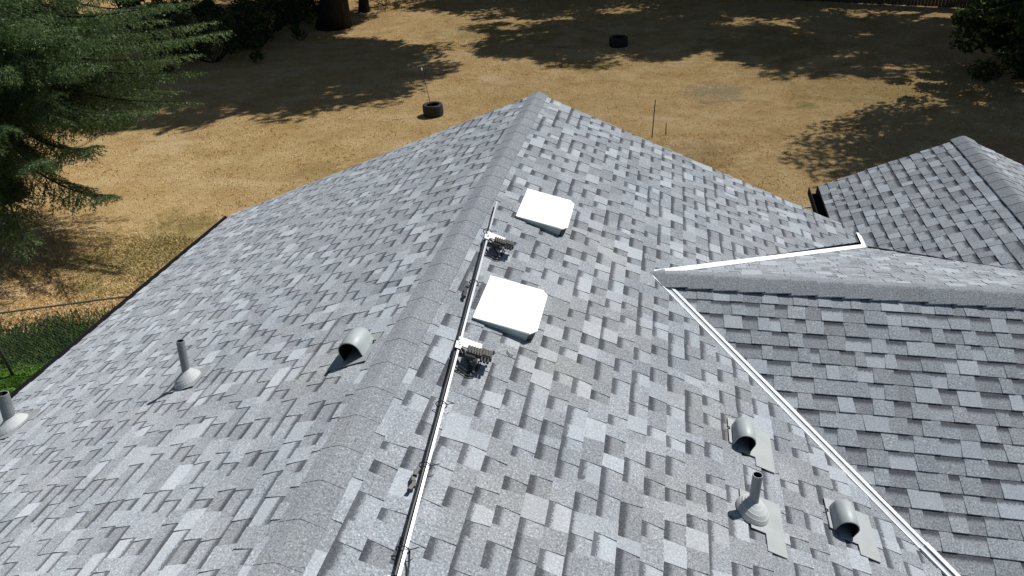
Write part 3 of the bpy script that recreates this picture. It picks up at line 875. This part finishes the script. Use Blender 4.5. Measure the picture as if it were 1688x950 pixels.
broad_tree('oak_tree', (8.5, 46.0, 0), 18, .45, (5.6, 40.6, 13.0), (6.4, 5.0, 3.8), 'unseen leafy tree added around the lawn to block sky light', group=T_CROWNS, clumps=190, per=150, size=.21, seed=23, limbs=False, lean=.05, rad_k=1.35)
broad_tree('oak_tree', (19.5, 44.0, 0), 18, .45, (17.6, 38.6, 13.0), (6.6, 5.2, 3.8), 'unseen leafy tree added around the lawn to block sky light', group=T_CROWNS, clumps=230, per=150, size=.21, seed=24, limbs=False, lean=.05, rad_k=1.4)
for tx, ty, cx_, cy_, sd_ in [(-24.5, 47.0, -22.5, 42.5, 41), (1.0, 53.0, .0, 49.5, 42), (13.0, 52.0, 12.0, 47.5, 43), (27.5, 40.0, 25.5, 37.0, 44), (-33.0, 38.0, -31.0, 36.0, 45)]:  # unseen trees added to block sky light and deepen the shade
    broad_tree('oak_tree', (tx, ty, 0), 18, .42, (cx_, cy_, 10.5), (6.4, 5.4, 5.6), 'unseen leafy tree added around the lawn to block sky light', group=T_CROWNS, clumps=200, per=120, size=.25, seed=sd_, limbs=False, lean=.05, rad_k=1.5)
random.seed(61); low = []
while len(low) < 190:
    x, y, z = random.uniform(10.6, 20), random.uniform(23.9, 29), random.uniform(.55, 3.6)
    lim = 11.9 - .25 * z + .35 * math.sin(y * 2.0) + .3 * math.sin(z * 5 + y)
    if x < lim or (z < 1.2 and x > 16): continue
    low.append(((x, y, z), random.uniform(.3, .6)))
broad_tree('maple_tree', (17.3, 27.4, 0), 14, .3, (15.4, 24.4, 8.6), (4.9, 3.5, 4.7), 'dark leafy tree with low hanging branches in the upper right corner', clumps=300, per=120, size=.13, seed=25, first=.15, extra=low, rad_k=1.25)
broad_tree('slim_tree', (-15.4, 40.2, 0), 9, .22, (-15.0, 41.5, 9.0), (2.2, 2.0, 2.4), 'slim tree trunk just right of the thick dark trunk at the top', clumps=40, per=60, size=.2, seed=26)

def bush(name, loc, r, hgt, label, group, seed, mat='leaf', per=110, size=.09, n=70):
    global rng
    rng = np.random.default_rng(seed); random.seed(seed)
    root = empty(name, loc, label, 'shrub', group); b_ = Vector(loc)
    st = MB(); cent = []; rad = []
    for i in range(n):
        t = random.random() * 6.283; q = r * random.random() ** .5; z = hgt * random.uniform(.1, 1) * (1 - .45 * (q / r) ** 2)
        cent.append((b_.x + q * math.cos(t), b_.y + q * math.sin(t), z)); rad.append(random.uniform(.25, .5) * min(1, hgt / 1.6))
        if i % 8 == 0: limb(st, b_ + Vector((random.uniform(-.1, .1), random.uniform(-.1, .1), -.05)), cent[-1], .035, .008, 5)
    st.build('stem', M['bark'], root)
    Vv, F = leaves_mesh(cent, rad, per, size); npobj('foliage', Vv, F, M[mat], root); return root
G_SH = 'dark shrubs under the trees at the upper left'
bush('dark_shrub', (-18.0, 28.8, 0), 2.6, 3.4, 'dark shrub in deep shade nearest the fir branches', G_SH, 31)
bush('dark_shrub', (-17.6, 32.6, 0), 2.5, 3.0, 'dark shrub in deep shade in the middle of the shrub row', G_SH, 32)
bush('dark_shrub', (-17.9, 36.8, 0), 2.0, 2.6, 'dark shrub in deep shade just left of the thick trunk', G_SH, 33)
bush('dark_shrub', (-25.0, 36.5, 0), 2.8, 3.2, 'dark shrub in deep shade farthest back behind the fir', G_SH, 34)
bush('dry_bush', (-14.6, 41.8, 0), 1.6, 1.1, 'dry brown brush beside the slim trunk at the top edge', None, 35, 'drybush', 60, .06, 40)

# ------------------------------------------------------------------ the fir at the left: boughs of needle sprays
def fir():
    global rng
    rng = np.random.default_rng(77); random.seed(77)
    T = Vector((-15.6, 14.6, 0)); H = 19.0
    root = empty('fir_tree', tuple(T), 'big green conifer with drooping boughs reaching in from the left edge', 'tree')
    mb = MB(); mb.tube([T + Vector((0, 0, z)) for z in (-.2, .6, 3, 7, 12, 17, H)], [.5, .4, .34, .28, .2, .1, .03], 12)
    twigs = []      # (start, direction, length, droop)
    def bough(A, B, sag, L2=1.25, dens=.15):
        A, B = Vector(A), Vector(B); L_ = (B - A).length
        axis = []
        N = 14
        for i in range(N + 1):
            t = i / N; p = A.lerp(B, t); p.z += -sag * math.sin(t * math.pi) * L_ * .16 + .10 * L_ * (t - t * t)
            p += Vector((math.sin(t * 7 + A.z), math.cos(t * 6 + A.z), 0)) * .05; axis.append(p)
        mb.tube(axis, [.032 * (1 - i / N) + .005 for i in range(N + 1)], 5)
        s = .12 * L_
        while s < L_:
            t = s / L_; i = min(N - 1, int(t * N)); f = t * N - i; p = axis[i].lerp(axis[i + 1], f); d = (axis[i + 1] - axis[i]).normalized()
            side = d.cross(Vector((0, 0, 1))).normalized()
            ll = L2 * (1 - t) ** .8 + .15
            for sg in (-1, 1):
                if random.random() < .08: continue
                dd = (d * random.uniform(.75, 1.15) + side * sg * random.uniform(.55, 1.0) + Vector((0, 0, random.uniform(-.35, .05)))).normalized()
                l_ = ll * random.uniform(.6, 1.15); twigs.append((p, dd, l_, random.uniform(.35, .95)))
                # side twigs of the twig
                m_ = int(l_ / .13)
                for q in range(1, m_):
                    u = q / m_; pp = p + dd * l_ * u - Vector((0, 0, .3 * l_ * u * u))
                    s3 = dd.cross(Vector((0, 0, 1))).normalized()
                    for sg2 in (-1, 1):
                        if random.random() < .3: continue
                        d3 = (dd + s3 * sg2 * random.uniform(.5, .95) + Vector((0, 0, random.uniform(-.95, -.1)))).normalized()
                        twigs.append((pp, d3, l_ * (1 - u) * .5 + .08, random.uniform(.3, .9)))
            s += dens * random.uniform(.7, 1.3)
        twigs.append((axis[-2], (axis[-1] - axis[-2]).normalized(), .62, .15))
        for i in range(3, N): twigs.append((axis[i], (axis[i + 1] - axis[i]).normalized(), (axis[i + 1] - axis[i]).length, 0))
    def trunk_at(z): return T + Vector((0, 0, z))
    # boughs seen in the photo
    for tip, z0, sag in [((-9.0, 11.2, 1.92), 2.6, .9), ((-9.4, 10.4, 3.0), 3.6, 1.0), ((-10.3, 9.9, 1.15), 2.4, .5), ((-9.35, 11.7, 2.78), 3.3, .9),
                         ((-7.95, 13.2, 3.22), 4.2, .6), ((-7.75, 13.3, 3.8), 4.8, .6), ((-7.1, 13.6, 4.55), 5.4, .7), ((-8.6, 14.4, 3.9), 4.6, .6),
                         ((-8.3, 12.3, 3.35), 4.2, .8), ((-8.9, 12.0, 4.3), 5.0, .8), ((-9.6, 10.6, 4.6), 5.2, .8), ((-10.6, 9.9, 3.7), 4.4, .8),
                         ((-10.9, 9.3, 2.3), 3.2, .8), ((-11.2, 10.2, 1.7), 2.4, .7), ((-9.4, 12.9, 2.9), 3.6, .7), ((-8.4, 11.8, 4.9), 5.8, .9), ((-9.8, 12.5, 4.9), 5.6, .9),
                         ((-8.2, 14.8, 4.5), 5.4, .7), ((-9.3, 15.6, 3.6), 4.4, .6), ((-8.9, 11.0, 5.4), 6.4, .9), ((-10.4, 10.9, 3.4), 4.0, .8), ((-7.9, 13.0, 5.2), 6.2, .8),
                         ((-10.2, 13.6, 2.6), 3.4, .6), ((-11.6, 11.6, 2.6), 3.2, .6), ((-10.3, 11.2, 4.3), 4.9, .8), ((-9.2, 13.8, 3.5), 4.2, .6),
                         ((-9.9, 14.6, 2.9), 3.6, .5), ((-11.3, 12.9, 3.0), 3.5, .5), ((-10.1, 12.0, 3.75), 4.3, .7)]:
        bough(trunk_at(z0) + (Vector(tip) - T).normalized() * .2, tip, sag, 1.05 + .25 * random.random(), .13)
    for i in range(30):
        tip = Vector((random.uniform(-11.8, -8.6), random.uniform(10.2, 15.0), random.uniform(2.9, 6.2)))
        bough(trunk_at(tip.z + .8) + (tip - T).normalized() * 1.6, tip, random.uniform(.5, 1.0), 1.15, .17)
    # the rest of the whorls round the trunk
    z = 2.2
    while z < H - 1.0:
        Lz = 7.0 * (1 - z / H) ** .8 + .4
        for k in range(4):
            t = random.random() * 6.283
            dv = Vector((math.cos(t), math.sin(t), 0))
            if z < 6.3 and dv.dot(Vector((.8, -.5, 0))) > .2: continue
            bough(trunk_at(z), trunk_at(z) + dv * Lz * random.uniform(.8, 1.05) + Vector((0, 0, -.16 * Lz)), .6, 1.1, .34)
        z += .7
    mb.build('trunk', M['bark'], root, True)
    # needle brush on every twig
    S = np.array([tuple(t[0]) for t in twigs]); D = np.array([tuple(t[1]) for t in twigs]); Ls = np.array([t[2] for t in twigs]); Dr = np.array([t[3] for t in twigs])
    step = .034
    cnt = np.maximum(3, (Ls / step).astype(int)); tot = cnt.sum()
    idx = np.repeat(np.arange(len(S)), cnt); off = np.arange(tot) - np.repeat(np.cumsum(cnt) - cnt, cnt); u = (off + rng.random(tot)) / cnt[idx]
    p = S[idx] + D[idx] * (Ls[idx] * u)[:, None]; p[:, 2] -= Dr[idx] * Ls[idx] * u * u * .55
    dd = D[idx].copy(); dd[:, 2] -= Dr[idx] * u * .9; dd /= np.linalg.norm(dd, axis=1)[:, None]
    Vs = []
    for k in range(2):
        r_ = rng.normal(size=(tot, 3)); r_ -= dd * (r_ * dd).sum(1)[:, None]; r_ /= np.linalg.norm(r_, axis=1)[:, None] + 1e-9
        nd = dd * .75 + r_ * .75; ln = (rng.uniform(.045, .085, tot) * (1.15 - .5 * u))[:, None]
        wv = np.cross(nd, r_ + rng.normal(size=(tot, 3)) * .3); wv /= np.linalg.norm(wv, axis=1)[:, None] + 1e-9
        wd = .0115
        Vs.append(np.stack([p - wv * wd, p + wv * wd, p + nd * ln], 1))
    V_ = np.concatenate(Vs).reshape(-1, 3)
    npobj('crown', V_, np.arange(len(V_)).reshape(-1, 3), M['needle'], root)
    print('fir twigs', len(twigs), 'tris', len(V_) // 3)
fir()

# ------------------------------------------------------------------ wire fence
def wire_fence():
    A = Vector((-14.3, 5.87, 0)); B = Vector((5.6, 13.85, 0)); d = (B - A).normalized(); L_ = (B - A).length; Hh = 1.22
    root = empty('chain_link_fence', tuple(A), 'low chain-link fence running behind the house from the left edge', 'fence')
    t = MB(); t.tube([A + d * (L_ * i / 12) + Vector((0, 0, Hh + .012 * math.sin(i * 2.2))) for i in range(13)], .017, 8); t.build('top_rail', M['steel'], root, True)
    t = MB(); t.tube([A + d * (L_ * i / 4) + Vector((0, 0, .08)) for i in range(5)], .004, 4); t.build('tension_wire', M['wire'], root)
    for i in range(9):
        p = A + d * (L_ * i / 8); q = MB(); q.tube([p + Vector((0, 0, -.1)), p + Vector((0, 0, Hh - .02))], .026, 8); q.build('post', M['steel'], root, True)
    V_, F = [], []; s = -1.15
    n = d.cross(Vector((0, 0, 1)))
    while s < L_:
        for sg in (0, 1):
            a0, a1 = (s, s + 1.14) if sg == 0 else (s + 1.14, s)
            z0, z1 = .06, 1.2
            lo, hi = 0.0, 1.0
            p0 = A + d * a0 + Vector((0, 0, z0)) + n * .003 * sg; p1 = A + d * a1 + Vector((0, 0, z1)) + n * .003 * sg
            if a0 < 0 or a1 < 0 or a0 > L_ or a1 > L_: continue
            w_ = d * .0022; o = len(V_); V_ += [p0 - w_, p0 + w_, p1 + w_, p1 - w_]; F.append((o, o + 1, o + 2, o + 3))
            V_ += [p0 - n * .0022, p0 + n * .0022, p1 + n * .0022, p1 - n * .0022]; F.append((o + 4, o + 5, o + 6, o + 7))
        s += .075
    o = meshobj('wire_mesh', V_, F, M['wire'], root)
wire_fence()

# rank dark green grass along the foot of the wire fence
def weeds():
    g = np.random.default_rng(5); N = 26000
    x = g.uniform(-13, -6.3, N); f = 5.87 + .4 * (x + 14.3); y = f + g.normal(1.0, .45, N); ok = (y > f + .3) & (y < f + 2.1); x, y = x[ok], y[ok]; N = len(x)
    cl = .5 + .5 * np.sin(x * 3.1 + np.sin(y * 2.7)) * np.cos(y * 3.3); h = g.uniform(.03, .11, N) * (.4 + .9 * cl); an = g.random(N) * 6.283; ln = g.uniform(.2, .9, N); wv = g.uniform(.008, .02, N)
    c, s_ = np.cos(an), np.sin(an)
    V_ = np.stack([np.stack([x - s_ * wv, y + c * wv, 0 * x - .02], -1), np.stack([x + s_ * wv, y - c * wv, 0 * x - .02], -1), np.stack([x + c * h * ln, y + s_ * h * ln, h], -1)], 1).reshape(-1, 3)
    tag(npobj('weeds', V_, np.arange(len(V_)).reshape(-1, 3), M['weed']), 'rank dark green grass along the foot of the chain-link fence', kind='stuff')
weeds()

# ------------------------------------------------------------------ board fence at the back right
def board_fence():
    A = Vector((5.6, 42.4, 0)); B = Vector((20.5, 36.9, 0)); d = (B - A).normalized(); L_ = (B - A).length; n = Vector((-d.y, d.x, 0))
    root = empty('board_fence', tuple(A), 'dark wooden board fence along the back edge of the lawn', 'fence')
    w_ = .14; k = int(L_ / (w_ + .006)); random.seed(3)
    bm = MB(); bm.box((0, 0, .9), (1, 0, 0), (0, 1, 0), (0, 0, 1), w_ / 2, .011, .88)
    me = None
    for i in range(k):
        p = A + d * (i + .5) * (w_ + .006) + n * random.uniform(-.006, .006)
        if me is None:
            o = MB(); o.box((0, 0, .92), d, n, (0, 0, 1), w_ / 2, .011, .88); ob = meshobj('board', o.v, o.f, M['wood']); ob.parent = root; me = ob.data
        else: ob = bpy.data.objects.new('board', me); link(ob, root)
        ob.location = p - A + Vector((0, 0, random.uniform(-.02, .02)))
    for z in (.45, 1.5):
        r_ = MB(); r_.box((A + B) / 2 + n * .055 + Vector((0, 0, z)), d, n, (0, 0, 1), L_ / 2, .02, .045); r_.build('rail', M['wood'], root)
    for i in range(7):
        q = MB(); q.box(A + d * (L_ * i / 6) + n * .125 + Vector((0, 0, .9)), d, n, (0, 0, 1), .045, .045, .95); q.build('post', M['wood'], root)
board_fence()

# ------------------------------------------------------------------ tyres, sapling, stakes, stones
def tyre(loc, R, Wd, label, seed, tilt=0.0):
    root = empty('tyre', loc, label, 'tyre', 'tyres lying on the lawn'); c = Vector(loc); t = MB(); N = 48
    prof = [(.62, .10), (.66, .04), (.80, .0), (.93, .03), (.985, .10), (1.0, .22), (.975, .235), (.975, .27), (1.0, .285), (1.0, .48), (.975, .49), (.975, .53), (1.0, .54), (1.0, .74), (.975, .75), (.975, .785), (1.0, .80), (.985, .90), (.93, .97), (.80, 1.0), (.66, .96), (.62, .90), (.70, .80), (.90, .72), (.93, .5), (.90, .28), (.70, .20), (.62, .10)]
    V_ = []
    for i, (r, h) in enumerate(prof):
        for j in range(N):
            a = 2 * math.pi * j / N; k = 1.0
            if r >= .98 and (h < .3 or h > .7) and j % 3 == 0: k = .965
            V_.append(c + Vector((math.cos(a) * r * R * k, math.sin(a) * r * R * k, h * Wd - .01)))
    F = [(i * N + j, i * N + (j + 1) % N, (i + 1) * N + (j + 1) % N, (i + 1) * N + j) for i in range(len(prof) - 1) for j in range(N)]
    t.add(V_, F); t.build('tread', M['rubber'], root)
    s = MB(); s.lathe([(.0, Wd * .55), (R * .4, Wd * .56), (R * .74, Wd * .5)], c, n=20); s.build('soil', M['soil'], root, True)
    return root
tyre((-5.88, 22.25, gz_(-5.88, 22.25)), .34, .40, 'black tyre on the sunlit grass with a thin sapling in it', 1)
tyre((-.4, 31.7, gz_(-.4, 31.7)), .40, .42, 'black tyre lying in the tree shade near the top of the photo', 2)
sp = empty('sapling', (-5.95, 22.3, .2), 'thin bare sapling standing in the sunlit tyre', 'sapling')
t = MB(); t.tube([(-5.95, 22.3, .18), (-6.0, 22.32, .6), (-6.1, 22.36, 1.1), (-6.16, 22.4, 1.42), (-6.22, 22.42, 1.6)], [.011, .010, .009, .008, .005], 6)
t.build('stem', M['rod'], sp)
t = MB()
for (dx, dy, dz) in [(-.35, .05, .16), (.3, .1, .18), (-.12, .2, .22), (.12, -.1, .05), (-.25, -.15, .02)]:
    t.tube([(-6.16, 22.4, 1.42), (-6.16 + dx * .5, 22.4 + dy * .5, 1.47 + dz * .5), (-6.16 + dx, 22.4 + dy, 1.44 + dz)], [.007, .005, .003], 5)
t.build('twig', M['rod'], sp)
t = MB(); t.box((-6.16, 22.39, 1.46), (1, 0, .2), (0, 1, 0), (-.2, 0, 1), .016, .01, .045); t.build('tie', M['acrylic'], sp)
st = MB(); st.tube([(1.36, 20.5, -.1), (1.38, 20.5, .5), (1.40, 20.52, 1.12)], [.016, .015, .013], 6)
tag(st.build('garden_stake', M['rod']), 'tall thin dark stake standing in the grass behind the peak', 'stake', 'stakes in the lawn')
st = MB(); st.tube([(1.76, 20.75, -.1), (1.75, 20.76, .36)], [.018, .013], 6)
tag(st.build('garden_stake', M['rod']), 'short dark stake right of the tall thin one', 'stake', 'stakes in the lawn')
def stone(loc, r, label, seed):
    random.seed(seed); mb = MB(); prof = [(.0, -.3), (.7, -.25), (1, .1), (.8, .5), (.4, .75), (0, .8)]; N = 9; V_ = []
    for (a, h) in prof:
        for j in range(N):
            t = 2 * math.pi * j / N; k = r * random.uniform(.8, 1.15); V_.append((loc[0] + a * k * math.cos(t), loc[1] + a * k * math.sin(t), loc[2] + h * r))
    mb.add(V_, [(i * N + j, i * N + (j + 1) % N, (i + 1) * N + (j + 1) % N, (i + 1) * N + j) for i in range(len(prof) - 1) for j in range(N)])
    tag(mb.build('stone', M['stone'], None, True), label, 'stone', 'pale stones on the ground')
stone((-15.9, 39.0, 0), .16, 'pale stone between the two trunks at the top', 1)
stone((-15.2, 39.3, 0), .12, 'small pale stone at the foot of the slim trunk', 2)
stone((-8.15, 9.05, 0), .06, 'small pale stone by the wire fence, nearer the gutter', 3)
stone((-8.65, 8.75, 0), .06, 'small pale stone by the wire fence, farther from the gutter', 4)

# a few bits of debris on the shingles
random.seed(12)
for (x, y, a, lab) in [(.63, 3.86, .8, 'small dark twig lying below the nearer skylight')]:
    b = MB(); c0 = P_right.at(y, x, .018); b.tube([c0, c0 + P_right.down * .03 - Vector((0, .03, 0)), c0 + P_right.down * .055 - Vector((0, .022, -.004))], .0035, 5)
    tag(b.build('twig', M['rod']), lab, 'twig')
